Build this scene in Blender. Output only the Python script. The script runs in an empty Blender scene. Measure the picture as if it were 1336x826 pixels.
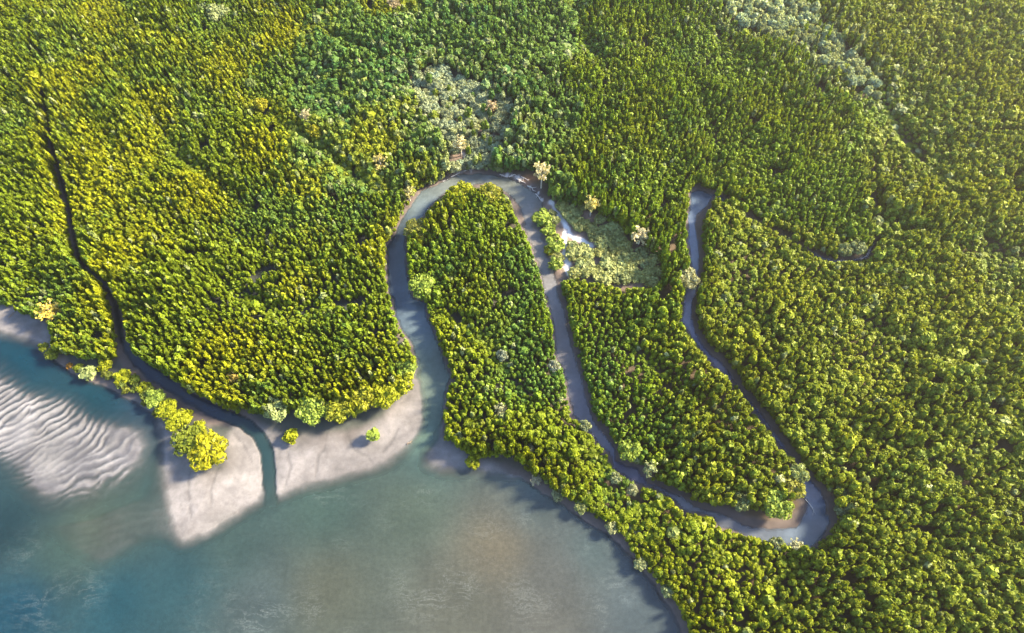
import bpy, math, random
import numpy as np
from mathutils import Vector

random.seed(7)
rng = np.random.default_rng(11)
C = bpy.context.scene.collection
sc = bpy.context.scene

# ------------------------------------------------------------------ camera model (photo pixels <-> ground)
CAM_H, TILT, FPX = 300.0, math.radians(27.5), 903.0
ST, CT = math.sin(TILT), math.cos(TILT)

def ground(u, v, z=0.0):
    """photo pixel -> point on the horizontal plane at height z"""
    a = (np.asarray(u, float) - 668.0) / FPX
    b = (413.0 - np.asarray(v, float)) / FPX
    dx, dy, dz = a, ST + b * CT, -CT + b * ST
    t = (z - CAM_H) / dz
    return dx * t, dy * t

def pixel(x, y, z):
    x, y, z = np.asarray(x, float), np.asarray(y, float), np.asarray(z, float) - CAM_H
    depth = y * ST - z * CT
    upc = y * CT + z * ST
    return 668.0 + FPX * x / depth, 413.0 - FPX * upc / depth

# ------------------------------------------------------------------ traced outlines (photo pixels)
FOREST_EDGE_LEFT = [(-60,396),(0,398),(12,402),(22,408),(40,415),(55,420),(64,432),(66,448),(62,456),(64,462),(72,464),(85,462),(95,468),(115,472),(130,470),(150,474),(160,468),(153,440),(150,418),(147,396),(156,398),(158,410),(164,444),(176,464),(200,480),(224,496),(248,516),(272,524),(296,538),(317,541),(338,544),(364,546),(396,537),(402,546),(428,543),(434,538),(448,546),(466,548),(486,526),(503,528),(530,515),(535,504),(541,492)]
RIVER_LEFT = [(545,470),(535,446),(525,433),(515,412),(515,395),(506,382),(504.6,358),(503.6,321),(516,304),(522,290),(532,273),(543,257),(549,249),(570,241),(585,232)]
CLEARING_RIM = [(600,225),(622,224),(643,226),(660,229),(669,229),(678,225),(690,225),(705,231),(712,243),(714,258),(720,265),(735,268),(757,272),(784,287),(803,296),(814,309),(832,322),(858,341),(863,365),(850,375),(806,375),(772,367),(748,362),(733,364),(730,370)]
ISLAND_EDGE = [(733,385),(740,405),(743,426),(748,450),(758,480),(765,507),(772,537),(783,554),(794,567),(805,584),(806,600),(821,605),(834,608),(848,627),(859,629),(875,639),(891,643),(907,656),(926,661),(950,663),(966,667),(983,667),(1004,675),(1026,667),(1036,656),(1039,637),(1039,627),(1043,616),(1040,602),(1028,594),(1017,583),(1004,562),(988,543),(974,522),(961,503),(934,480),(918,463),(904,443),(890,419),(892,390),(897,371),(903,350),(900,336),(897,310),(897,283),(900,265),(899,251)]
CREEK_RIGHT = [(910,246),(921,249),(934,254),(927,264),(916,286),(914,318),(917,342),(912,365),(908,384),(906,412),(911,433),(924,453),(941,467),(958,487),(975,514),(999,538),(1012,559),(1026,578),(1036,591),(1050,613),(1063,627),(1074,635),(1082,651),(1082,664),(1090,681),(1077,699),(1063,710),(1055,713)]
TONGUE_EDGE = [(1020,708),(999,705),(982,699),(955,691),(939,689),(929,674),(912,671),(891,667),(875,650),(861,642),(848,637),(832,633),(813,621),(799,610),(794,592),(780,578),(759,554),(747,539),(741,514),(735,483),(725,464),(722,426),(716,401),(707,368),(702,345),(694,324),(685,302),(681,297),(673,280),(666,263),(656,250),(643,244),(627,246),(616,243),(597,245),(585,247),(572,259),(557,275),(547,292),(530,303),(529,326),(532,358),(537,388),(554,395),(560,419),(571,446),(581,473),(588,490),(582,514),(578,536),(576,561),(579,574),(595,584),(611,598),(627,602),(637,597),(669,600),(689,618),(705,629),(734,650),(756,663),(782,679),(795,689),(811,703),(827,727),(840,740),(859,763),(879,785),(888,801),(896,826),(912,880),(918,930),(-60,930)]
OPEN = FOREST_EDGE_LEFT + RIVER_LEFT + CLEARING_RIM + ISLAND_EDGE + CREEK_RIGHT + TONGUE_EDGE

WATER = ([(-400,420),(-60,424),(0,430),(30,437),(55,445),(62,460),(75,472),(100,490),(130,502),(160,515),(185,528),(205,545),(217,560),(217,590),(217,614),(222,648),(230,688),(241,702),(268,692),(305,670),(334,651),(340,634),(341,604),(337,584),(327,564),(315,552),(296,546),(276,545),(250,532),(240,527),(216,506),(192,497),(172,476),(160,458),(154,436),(150,418),(147,396),(156,398),(158,410),(164,444),(176,463),(200,479),(224,494),(248,514),(272,522),(296,536),(320,546),(340,563),(354,580),(356,614),(359,643),(374,639),(398,629),(442,619),(479,609),(503,600),(527,583),(540,570),(549,553),(549,527),(547,506),(541,492)]
    + RIVER_LEFT + [(600,227),(622,226),(643,228),(660,231),(669,234),(685,243),(700,253),(708,264),(706,275),(702,286),(707,294),(714,300),(717,317),(721,334),(723,351),(726,368),(730,390),(738,408),(741,428),(746,452),(756,482),(763,509),(770,538),(781,556),(792,569),(803,586),(804,602),(819,608),(832,611),(846,629),(858,632),(873,642),(890,646),(905,659),(925,665),(939,669),(956,678),(974,685),(996,689),(1023,690),(1039,686),(1053,664),(1053,656),(1043,637),(1041,625)]
    + ISLAND_EDGE[27:] + [(910,246),(921,249),(932,255),(921,271),(910,281),(909,299),(912,318),(913,342),(911,358),(905,390),(903,414),(908,434),(921,455),(938,470),(955,490),(972,517),(996,541),(1009,561),(1023,580),(1033,593),(1047,615),(1059,629),(1069,638),(1077,652),(1078,665),(1084,682),(1074,701),(1063,711),(1055,715),(1020,712),(999,709),(982,703)]
    + TONGUE_EDGE[3:25] + [(685,302),(683,290),(679,273),(671,261),(660,251),(643,241),(625,239),(616,242)]
    + TONGUE_EDGE[34:50] + [(576,561),(574,574),(562,593),(563,602),(579,608),(615,608),(634,613),(657,615),(682,624),(698,636),(727,653),(753,671),(779,687),(805,705),(824,724),(840,743),(859,769),(875,792),(888,817),(896,840),(925,960),(-400,960)])
CREEK_A = [(44,-80),(50,0),(50,60),(54,115),(61,146),(66,180),(73,210),(81,237),(90,268),(98,314),(104,340),(122,357),(139,372),(149,394),(153,415)]
CREEK_B = [(1137,212),(1136,245),(1140,262),(1143,291),(1140,318),(1131,335),(1113,340),(1095,341),(1075,338),(1062,331),(1028,309),(1002,297),(985,287),(970,277),(950,263),(932,254)]
SAND_POLYS = [
    [(-200,400),(0,398),(22,408),(55,420),(66,434),(66,450),(55,447),(30,438),(0,431),(-200,424)],
    [(228,572),(217,562),(217,614),(222,648),(230,688),(241,702),(268,692),(305,670),(334,651),(340,634),(341,604),(337,584),(327,564),(310,556),(300,585),(290,612),(262,616),(240,596)],
    [(340,563),(354,580),(356,614),(359,643),(398,629),(442,619),(479,609),(503,600),(527,583),(540,570),(549,553),(549,527),(547,506),(541,492),(528,520),(500,545),(470,560),(430,566),(380,572)],
    [(562,593),(576,572),(595,586),(612,600),(640,606),(657,615),(615,609),(579,608),(563,602)],
]
RIPPLES = [(-300,450),(-60,462),(0,480),(40,506),(90,522),(130,540),(165,548),(188,560),(198,580),(192,605),(170,628),(140,642),(110,652),(75,658),(55,656),(40,641),(20,619),(0,604),(-60,588),(-300,560)]
SHOAL = [(60,650),(110,648),(190,560),(215,570),(222,640),(232,692),(180,712),(130,742),(85,715),(60,685)]
CLEARING = [(716,266),(735,268),(757,272),(784,287),(803,296),(814,309),(832,322),(858,341),(863,365),(850,375),(806,375),(772,367),(748,362),(733,364),(726,345),(720,310),(714,285)]
GLADE = [(548,108),(580,100),(612,118),(640,124),(664,150),(655,185),(640,205),(618,222),(595,222),(588,190),(562,150)]
SAGE = [(905,-40),(930,12),(962,42),(1000,58),(1040,72),(1080,92),(1110,112),(1136,118),(1130,96),(1098,66),(1060,30),(1010,-12),(990,-50)]
RIVULETS = [[(720,266),(724,275),(732,283),(740,298),(745,309),(757,315),(771,321)],[(737,292),(737,319),(739,337),(740,354)],[(738,350),(742,358)]]
PALE_BANK = [[(582,236),(592,230),(600,225),(612,222),(626,222)],[(662,229),(672,230),(682,237),(692,245),(701,252),(707,262)],[(590,175),(600,190),(606,205)],[(585,140),(592,162)],[(622,140),(640,165),(650,190)]]

def swell(p, k):
    p = np.array(p, float); c = p.mean(0)
    return [tuple(q) for q in c + (p - c) * k]
GLADE, SAGE = swell(GLADE, (1.22, 1.15)), swell(SAGE, (1.05, 1.25))

def world_poly(p):
    p = np.array(p, float)
    x, y = ground(p[:, 0], p[:, 1])
    return np.stack([x, y], 1)

def seg_dist(px, py, poly, closed=True):
    d = np.full(px.shape, 1e9)
    n = len(poly)
    for i in range(n if closed else n - 1):
        ax, ay = poly[i]; bx, by = poly[(i + 1) % n]
        ex, ey = bx - ax, by - ay
        L = ex * ex + ey * ey + 1e-9
        t = np.clip(((px - ax) * ex + (py - ay) * ey) / L, 0, 1)
        d = np.minimum(d, (px - ax - t * ex) ** 2 + (py - ay - t * ey) ** 2)
    return np.sqrt(d)

def inside(px, py, poly):
    r = np.zeros(px.shape, bool)
    n = len(poly)
    for i in range(n):
        ax, ay = poly[i]; bx, by = poly[(i + 1) % n]
        if ay == by: continue
        c = ((ay > py) != (by > py)) & (px < (bx - ax) * (py - ay) / (by - ay) + ax)
        r ^= c
    return r

def sdf(px, py, poly):
    d = seg_dist(px, py, poly)
    return np.where(inside(px, py, poly), -d, d)

def sstep(a, b, x):
    t = np.clip((x - a) / (b - a), 0, 1)
    return t * t * (3 - 2 * t)

_lat = np.random.default_rng(5).random((256, 256))
def vnoise(x, y, s, o=0):
    x = np.asarray(x) / s + 37.3 * o + 500; y = np.asarray(y) / s + 71.7 * o + 500
    xi, yi = np.floor(x).astype(int), np.floor(y).astype(int)
    fx, fy = x - xi, y - yi
    fx, fy = fx * fx * (3 - 2 * fx), fy * fy * (3 - 2 * fy)
    g = lambda i, j: _lat[(xi + i) % 256, (yi + j) % 256]
    return (g(0,0)*(1-fx)+g(1,0)*fx)*(1-fy)+(g(0,1)*(1-fx)+g(1,1)*fx)*fy
def fbm(x, y, s, o=0, n=4):
    r, a, t = 0, 1.0, 0
    for k in range(n):
        r = r + a * vnoise(x, y, s / 2 ** k, o + k * 3); t += a; a *= .5
    return r / t

W_POLY = world_poly(WATER)
W_A, W_B = world_poly(CREEK_A), world_poly(CREEK_B)
W_B1, W_B2 = W_B[4:10] if len(W_B) > 12 else W_B[3:9], W_B[-2:]
SANDS = [world_poly(p) for p in SAND_POLYS]
W_RIP, W_SHOAL, W_CLEAR, W_GLADE = map(world_poly, (RIPPLES, SHOAL, CLEARING, GLADE))
W_RIV = [world_poly(p) for p in RIVULETS]
W_RILL = [world_poly(p) for p in ([(428,566),(425,585),(416,595),(412,622)],[(452,560),(458,579),(463,588),(477,594),(486,604)],[(340,566),(356,572),(372,566)],[(290,600),(282,622),(276,640),(276,658)],[(300,560),(318,580),(330,606)],[(250,600),(246,640),(250,676)],[(520,560),(512,575),(500,590)],[(376,590),(380,612),(372,634)])]
W_CHAN = world_poly([(166,446),(184,474),(212,495),(250,522),(290,540),(318,552),(336,566),(347,586),(350,615),(352,645),(356,680)])
W_PALE = [world_poly(p) for p in PALE_BANK]

def lin(c):
    c = np.asarray(c, float) / 255.0
    return np.where(c <= .04045, c / 12.92, ((c + .055) / 1.055) ** 2.4)

# ------------------------------------------------------------------ terrain
def fields(x, y):
    """height and cover fractions of the ground"""
    sh = x.shape
    x, y = x.ravel(), y.ravel()
    wob = (fbm(x, y, 7, 1) - .5) * 1.4 + (vnoise(x, y, 2.2, 3) - .5) * .9
    d = sdf(x, y, W_POLY) + wob
    dA = seg_dist(x, y, W_A, False) - 1.2
    dB = np.minimum(seg_dist(x, y, W_B1, False), seg_dist(x, y, W_B2, False)) - 1.0
    dn = np.minimum(d, np.minimum(dA, dB))
    dsand = np.full(x.shape, 1e9)
    for s in SANDS: dsand = np.minimum(dsand, sdf(x, y, s))
    sandy = 1 - sstep(-1, 4, dsand + (fbm(x, y, 14, 2) - .5) * 5)
    sandy = np.where(d < 0, np.maximum(sandy, 1 - sstep(3, 16, dsand)), sandy)
    bank = np.where(dn > 0, np.minimum(.75, .10 + .22 * dn), np.maximum(-2.6, .42 * dn))
    beach = np.where(dn > 0, np.minimum(.8, .055 * dn + .01), np.maximum(-2.6, np.where(dn > -4, .085 * dn, -.34 + .16 * (dn + 4))))
    sandy_z = 1 - sstep(4, 14, dsand)
    z = bank * (1 - sandy_z) + beach * sandy_z
    z = z + np.where(dn > .5, (fbm(x, y, 5, 4) - .5) * .25, 0) * (1 - .6 * sandy)
    # rippled sand flat
    dr = sdf(x, y, W_RIP) + (fbm(x, y, 16, 6) - .5) * 7
    env = 1 - sstep(-9, 3, dr)
    wx = x + 215 + (fbm(x, y, 30, 8) - .5) * 9; wy = y - 95 + (fbm(x, y, 24, 9) - .5) * 11 + (fbm(x, y, 8, 21) - .5) * 5
    ang = np.radians(128 - 26 * sstep(115, 65, y))
    ph = (wx * np.cos(ang) + wy * np.sin(ang)) / 3.3
    ang2 = ang + np.radians(13)
    ph2 = (wx * np.cos(ang2) + wy * np.sin(ang2)) / 2.8 + .3
    bl = sstep(.47, .53, fbm(x, y, 13, 18, 2))
    fr = ph - np.floor(ph); fr2 = ph2 - np.floor(ph2)
    saw = np.where(fr < .72, fr / .72, (1 - fr) / .28)
    saw2 = np.where(fr2 < .72, fr2 / .72, (1 - fr2) / .28)
    saw = saw * (1 - bl) + saw2 * bl
    saw = saw * saw * (3 - 2 * saw) - .5
    amp = .38 * (.30 + 1.2 * sstep(.3, .7, fbm(x, y, 13, 12)))
    rip = saw * amp - .06 + (fbm(x, y, 4.5, 13) - .5) * .16
    flat = .22 * env - .5 * (1 - env) + rip * (.25 + .75 * env) * (1 - sstep(4, 16, dr))
    m = 1 - sstep(2, 14, dr)
    z = np.where(d < 2, z * (1 - m) + np.maximum(flat, z) * m, z)
    # drowned shoal beside it
    ds = sdf(x, y, W_SHOAL)
    ms = (1 - sstep(-4, 12, ds)) * (1 - sstep(.3, .8, m) * .8)
    rip2 = (np.sin(ph * 6.283 * .8) * .5) * .22 * (fbm(x, y, 14, 31))
    z = np.where(d < -1, z * (1 - ms) + np.maximum(z, -.19 + .5 * rip2 - .35 * fbm(x, y, 18, 33)) * ms, z)
    sand = np.clip(np.maximum(sandy, np.maximum(m, ms)), 0, 1)
    # the little creek's own channel between the two flats
    z = np.minimum(z, -.95 * (1 - sstep(1.0, 3.6, seg_dist(x, y, W_CHAN, False) + (fbm(x, y, 6, 45) - .5) * 3.0)) + 1.2 * sstep(2.2, 5, seg_dist(x, y, W_CHAN, False)))
    # drainage rills in the flats
    rill = np.zeros(x.shape)
    for p in W_RILL: rill = np.maximum(rill, 1 - sstep(.15, .9, seg_dist(x, y, p, False) + (fbm(x, y, 3, 44) - .5) * 1.2))
    z = z - .07 * rill * (dn > 0)
    # pale wet sand threads, sky reflection painted into the rivulets; clearings
    pale = np.zeros(x.shape)
    for k, p in enumerate(W_RIV): pale = np.maximum(pale, 1 - sstep(.8, 2.0, seg_dist(x, y, p, False) + (fbm(x, y, 3, 40) - .5) * 3))
    for k, p in enumerate(W_PALE): pale = np.maximum(pale, .8 * (1 - sstep(.2, 1.5, seg_dist(x, y, p, False) + (fbm(x, y, 2.2, 41) - .42) * 5)))
    dc = np.minimum(sdf(x, y, W_CLEAR), sdf(x, y, W_GLADE))
    clear = 1 - sstep(-2, 4, dc)
    return [a.reshape(sh) for a in (z, sand, pale, clear, dn, env * (1 - sstep(-6, 8, dr)), rill)]

def axis(lo, hi, step, far):
    core = np.arange(lo, hi + step * .5, step)
    ext, s, p = [], step, 0
    while p < far:
        s *= 1.5; p += s; ext.append(p)
    ext = np.array(ext)
    return np.concatenate([(lo - ext)[::-1], core, hi + ext])

def grid_mesh(name, xs, ys, z, attrs):
    nx, ny = len(xs), len(ys)
    X, Y = np.meshgrid(xs, ys)
    co = np.stack([X.ravel(), Y.ravel(), z.ravel()], 1)
    i = np.arange(nx * ny).reshape(ny, nx)
    q = np.stack([i[:-1, :-1], i[:-1, 1:], i[1:, 1:], i[1:, :-1]], -1).reshape(-1, 4)
    return raw_mesh(name, co, q, attrs, smooth=True)

def raw_mesh(name, co, quads, point_attrs=(), face_attrs=(), mats=(), mat_idx=None, smooth=False):
    me = bpy.data.meshes.new(name)
    nv, nf = len(co), len(quads)
    me.vertices.add(nv); me.vertices.foreach_set('co', np.ascontiguousarray(co, np.float32).ravel())
    me.loops.add(nf * 4); me.loops.foreach_set('vertex_index', np.ascontiguousarray(quads, np.int32).ravel())
    me.polygons.add(nf); me.polygons.foreach_set('loop_start', np.arange(0, nf * 4, 4, dtype=np.int32))
    if smooth: me.polygons.foreach_set('use_smooth', np.ones(nf, bool))
    for m in mats: me.materials.append(m)
    if mat_idx is not None: me.polygons.foreach_set('material_index', np.ascontiguousarray(mat_idx, np.int32))
    me.update(calc_edges=True)
    for dom, lst in (('POINT', point_attrs), ('FACE', face_attrs)):
        for an, av in lst:
            if av.ndim == 1:
                a = me.attributes.new(an, 'FLOAT', dom); a.data.foreach_set('value', np.ascontiguousarray(av, np.float32))
            else:
                a = me.attributes.new(an, 'FLOAT_COLOR', dom)
                v = np.ones((len(av), 4), np.float32); v[:, :3] = av
                a.data.foreach_set('color', v.ravel())
    return me

# ------------------------------------------------------------------ materials
def new_mat(name):
    m = bpy.data.materials.new(name); m.use_nodes = True
    nt = m.node_tree; nt.nodes.clear()
    out = nt.nodes.new('ShaderNodeOutputMaterial')
    return m, nt, out
def node(nt, t, **kw):
    n = nt.nodes.new('ShaderNode' + t)
    for k, v in kw.items(): setattr(n, k, v)
    return n
def link(nt, a, b): nt.links.new(a, b)
def noise(nt, scale, detail=3, rough=.5, vec=None):
    n = node(nt, 'TexNoise'); n.inputs['Scale'].default_value = scale; n.inputs['Detail'].default_value = detail; n.inputs['Roughness'].default_value = rough
    if vec is not None: link(nt, vec, n.inputs['Vector'])
    return n
def maprange(nt, src, a, b, c, d):
    n = node(nt, 'MapRange'); n.inputs[1].default_value = a; n.inputs[2].default_value = b; n.inputs[3].default_value = c; n.inputs[4].default_value = d
    link(nt, src, n.inputs[0]); return n.outputs[0]
def mix(nt, fac, a, b, mode='MIX'):
    n = node(nt, 'Mix', data_type='RGBA', blend_type=mode)
    if hasattr(fac, 'node'): link(nt, fac, n.inputs[0])
    else: n.inputs[0].default_value = fac
    for s, k in ((a, 6), (b, 7)):
        if hasattr(s, 'node'): link(nt, s, n.inputs[k])
        else: n.inputs[k].default_value = (*s, 1)
    return n.outputs[2]
def attr(nt, name): 
    n = node(nt, 'Attribute'); n.attribute_name = name; return n

def ground_material():
    m, nt, out = new_mat('mud_and_sand')
    tc = node(nt, 'TexCoord').outputs['Object']
    col = attr(nt, 'cover').outputs['Color']
    n1 = noise(nt, .45, 7, .7, tc); n2 = noise(nt, .12, 4, .55, tc); n3 = noise(nt, 3.5, 3, .6, tc)
    c = mix(nt, 1.0, col, mix(nt, 1.0, (1, 1, 1), (1, 1, 1)), 'MULTIPLY')
    v1 = maprange(nt, n1.outputs[0], .25, .75, .72, 1.22); v2 = maprange(nt, n2.outputs[0], .3, .7, .82, 1.14)
    mul = node(nt, 'Math', operation='MULTIPLY'); link(nt, v1, mul.inputs[0]); link(nt, v2, mul.inputs[1])
    vm = node(nt, 'VectorMath', operation='SCALE'); link(nt, col, vm.inputs[0]); link(nt, mul.outputs[0], vm.inputs['Scale'])
    b = node(nt, 'BsdfPrincipled'); link(nt, vm.outputs[0], b.inputs['Base Color'])
    link(nt, attr(nt, 'rough').outputs['Fac'], b.inputs['Roughness'])
    b.inputs['Specular IOR Level'].default_value = .35
    bp = node(nt, 'Bump'); bp.inputs['Strength'].default_value = .5; bp.inputs['Distance'].default_value = .12
    link(nt, n3.outputs[0], bp.inputs['Height']); link(nt, bp.outputs[0], b.inputs['Normal'])
    link(nt, b.outputs[0], out.inputs[0]); return m

def water_material():
    m, nt, out = new_mat('tidal_water')
    tc = node(nt, 'TexCoord').outputs['Object']
    col = attr(nt, 'silt_and_sky').outputs['Color']
    n1 = noise(nt, .05, 6, .6, tc); n2 = noise(nt, .5, 6, .72, tc)
    v = maprange(nt, n1.outputs[0], .3, .7, .86, 1.14); w = maprange(nt, n2.outputs[0], .3, .7, .80, 1.20)  # finer noise paints wave glints into the water colour
    mul = node(nt, 'Math', operation='MULTIPLY'); link(nt, v, mul.inputs[0]); link(nt, w, mul.inputs[1])
    vm = node(nt, 'VectorMath', operation='SCALE'); link(nt, col, vm.inputs[0]); link(nt, mul.outputs[0], vm.inputs['Scale'])
    # drifting foam threads
    warp = noise(nt, .06, 3, .5, tc)
    va = node(nt, 'VectorMath', operation='MULTIPLY_ADD'); link(nt, warp.outputs['Color'], va.inputs[0]); va.inputs[1].default_value = (16, 12, 0)
    mp = node(nt, 'Mapping'); mp.inputs['Rotation'].default_value = (0, 0, math.radians(-24)); mp.inputs['Scale'].default_value = (.42, 1.15, 1); link(nt, tc, mp.inputs[0]); link(nt, mp.outputs[0], va.inputs[2])
    f1 = noise(nt, .22, 7, .72, va.outputs[0]); f2 = noise(nt, 1.6, 4, .7, tc)
    ridge = node(nt, 'Math', operation='SUBTRACT'); link(nt, f1.outputs[0], ridge.inputs[0]); ridge.inputs[1].default_value = .5
    ab = node(nt, 'Math', operation='ABSOLUTE'); link(nt, ridge.outputs[0], ab.inputs[0])
    thr = maprange(nt, ab.outputs[0], .0, .04, .42, 0); spk = maprange(nt, f2.outputs[0], .40, .70, .1, .9)
    fm = node(nt, 'Math', operation='MULTIPLY'); link(nt, thr, fm.inputs[0]); link(nt, spk, fm.inputs[1])
    fa = node(nt, 'Math', operation='MULTIPLY'); link(nt, fm.outputs[0], fa.inputs[0]); link(nt, attr(nt, 'foam').outputs['Fac'], fa.inputs[1])
    c = mix(nt, fa.outputs[0], vm.outputs[0], (.17, .20, .21))
    b = node(nt, 'BsdfPrincipled'); link(nt, c, b.inputs['Base Color']); b.inputs['Roughness'].default_value = .12; b.inputs['IOR'].default_value = 1.33
    wv = noise(nt, 1.4, 4, .6, tc)
    bp = node(nt, 'Bump'); bp.inputs['Strength'].default_value = .25; bp.inputs['Distance'].default_value = .12
    link(nt, wv.outputs[0], bp.inputs['Height']); link(nt, bp.outputs[0], b.inputs['Normal'])
    t = node(nt, 'BsdfTransparent'); ms = node(nt, 'MixShader')
    link(nt, attr(nt, 'murk').outputs['Fac'], ms.inputs[0]); link(nt, t.outputs[0], ms.inputs[1]); link(nt, b.outputs[0], ms.inputs[2])
    link(nt, ms.outputs[0], out.inputs[0]); return m

def leaf_material(name, from_attr):
    m, nt, out = new_mat(name)
    if from_attr: col = attr(nt, 'tint').outputs['Color']
    else:
        oi = node(nt, 'ObjectInfo'); sh = attr(nt, 'shade').outputs['Color']
        col = mix(nt, 1.0, oi.outputs['Color'], sh, 'MULTIPLY')
    d = node(nt, 'BsdfPrincipled'); d.inputs['Roughness'].default_value = .55; d.inputs['Specular IOR Level'].default_value = .12
    link(nt, col, d.inputs['Base Color'])
    t = node(nt, 'BsdfTranslucent'); tcol = mix(nt, 1.0, col, (1.25, 1.15, .55), 'MULTIPLY'); link(nt, tcol, t.inputs[0])
    ms = node(nt, 'MixShader'); ms.inputs[0].default_value = .30
    link(nt, d.outputs[0], ms.inputs[1]); link(nt, t.outputs[0], ms.inputs[2]); link(nt, ms.outputs[0], out.inputs[0]); return m

def bark_material(name, c):
    m, nt, out = new_mat(name)
    tc = node(nt, 'TexCoord').outputs['Object']
    n = noise(nt, 4, 4, .6, tc)
    col = mix(nt, maprange(nt, n.outputs[0], .3, .7, 0, 1), tuple(v * .65 for v in c), tuple(v * 1.2 for v in c))
    b = node(nt, 'BsdfPrincipled'); link(nt, col, b.inputs['Base Color']); b.inputs['Roughness'].default_value = .85
    link(nt, b.outputs[0], out.inputs[0]); return m

M_GROUND, M_WATER = ground_material(), water_material()
M_FOREST, M_LEAF = leaf_material('canopy_leaves', True), leaf_material('tree_leaves', False)
M_BARK, M_PALEBARK, M_DRIFT = bark_material('mangrove_bark', (.13, .10, .08)), bark_material('bleached_bark', (.38, .34, .29)), bark_material('driftwood', (.45, .43, .42))

# ------------------------------------------------------------------ ground sheet
xs, ys = axis(-350, 350, .72, 2600), axis(-45, 425, .72, 2600)
X, Y = np.meshgrid(xs, ys)
Z, sand, pale, clear, dn, ripm, rill = fields(X, Y)
nA, nB = fbm(X, Y, 12, 50), fbm(X, Y, 4, 51)
PU, PV = pixel(X, Y, Z * 0)
right = sstep(520, 900, PU)
mud_shade_l, mud_shade_r = np.array([.030, .036, .034]), np.array([.062, .044, .028])  # mud with the forest's shadow tones painted in: blue-green left, brown right
cov = mud_shade_l[None, None] * (1 - right[..., None]) + mud_shade_r[None, None] * right[..., None]
bankm = ((1 - sstep(2.0, 5.0, dn)) * (1 - sand))[..., None]
cov = cov * (1 - bankm) + np.array([.066, .053, .052]) * bankm
s_dry, s_wet = np.array([.108, .103, .108]), np.array([.054, .051, .056])
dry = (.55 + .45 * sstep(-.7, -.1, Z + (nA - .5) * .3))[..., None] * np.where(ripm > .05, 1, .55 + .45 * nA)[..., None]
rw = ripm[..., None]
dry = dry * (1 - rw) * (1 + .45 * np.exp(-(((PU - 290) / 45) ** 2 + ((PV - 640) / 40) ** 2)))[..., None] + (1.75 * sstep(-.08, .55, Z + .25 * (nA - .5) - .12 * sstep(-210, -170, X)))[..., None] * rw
milk = 1 + rw * np.array([-.03, .02, .07])
far_mud = (sstep(9, 20, dn + (nA - .5) * 16) * (1 - ripm))[..., None] * .85 * (1 - .7 * np.exp(-(((PU - 290) / 60) ** 2 + ((PV - 640) / 50) ** 2)))[..., None]
sc_ = (s_wet * (1 - dry) + s_dry * dry) * milk
sc_ = sc_ * (1 - far_mud) + np.array([.054, .048, .049]) * far_mud
streak = .5 * fbm(X * .35 + Y * .25, Y * 1.1 - X * .5, 4.5, 56) + .5 * sstep(.35, .65, fbm(X, Y * 1.5, 17, 58))
sc_ = sc_ * (.66 + .68 * streak)[..., None] * (1 - .28 * rill)[..., None]
cov = cov * (1 - sand[..., None]) + sc_ * sand[..., None]
cl = (clear * (.6 + .4 * sstep(.35, .6, nB)))[..., None]
cov = cov * (1 - cl) + np.array([.15, .11, .095]) * (.75 + .5 * nB[..., None]) * cl
cov = cov * (1 - pale[..., None]) + np.array([.42, .42, .44]) * pale[..., None]  # near-white carries the sky mirrored in the wet rivulets
orange = np.exp(-(((PU - 694) / 13) ** 2 + ((PV - 233) / 6) ** 2))[..., None]
cov = cov * (1 - orange * .8) + np.array([.17, .085, .045]) * orange * .8
rough = np.clip(.35 + .5 * dry[..., 0] + .4 * (1 - sand), .25, .9)
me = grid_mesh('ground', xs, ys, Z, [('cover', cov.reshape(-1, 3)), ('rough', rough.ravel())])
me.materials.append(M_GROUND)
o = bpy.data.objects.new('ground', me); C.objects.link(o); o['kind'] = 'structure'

# ------------------------------------------------------------------ water sheet
xw, yw = axis(-350, 350, 1.1, 2600), axis(-45, 425, 1.1, 2600)
XW, YW = np.meshgrid(xw, yw)
ZW, sW, _, _, dW, _, _ = fields(XW, YW)
UW, VW = pixel(XW, YW, XW * 0)
CP = [((30,465),(22,84,112)),((130,515),(32,90,112)),((0,560),(60,110,130)),((15,680),(40,75,90)),((30,790),(26,86,118)),((150,780),(45,100,124)),((115,690),(112,128,116)),((160,665),(96,120,118)),((200,640),(80,112,118)),((85,720),(84,116,116)),((60,640),(70,100,110)),((230,760),(62,105,122)),((300,700),(84,110,112)),
      ((190,490),(52,80,122)),((260,528),(70,92,130)),((345,590),(62,98,110)),((420,660),(90,118,116)),((340,790),(95,112,120)),((420,770),(116,122,112)),((560,600),(92,122,126)),((540,660),(106,124,116)),((650,715),(150,143,127)),((600,790),(116,120,114)),((700,660),(104,122,130)),((770,720),(102,124,132)),((720,800),(124,126,124)),((830,790),(106,122,134)),((730,750),(122,126,128)),
      ((565,500),(100,116,124)),((572,560),(94,114,116)),((545,400),(92,110,142)),((530,300),(96,112,138)),((650,240),(110,118,132)),((705,310),(134,132,150)),((735,440),(122,120,144)),((770,545),(112,112,144)),((820,618),(96,98,146)),((930,685),(102,108,138)),((1065,690),(98,114,148)),((1050,625),(104,114,160)),((960,500),(96,98,140)),((908,430),(120,128,180)),((903,300),(116,134,184)),((915,258),(92,110,150)),((130,370),(34,54,86)),((1130,335),(130,140,185)),((60,100),(30,46,60))]
WK = .158                       # albedo for a given apparent brightness, reflected sky included
num = np.zeros(XW.shape + (3,)); den = np.zeros(XW.shape)
for (u, v), c in CP:
    gx, gy = ground(u, v)
    w = 1.0 / (((XW - gx) ** 2 + (YW - gy) ** 2) + 110.0) ** 1.6
    num += w[..., None] * lin(c); den += w
calm = sstep(496, 545, UW) * (1 - sstep(560, 610, VW - np.maximum(0, UW - 560) * .42))
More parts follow.
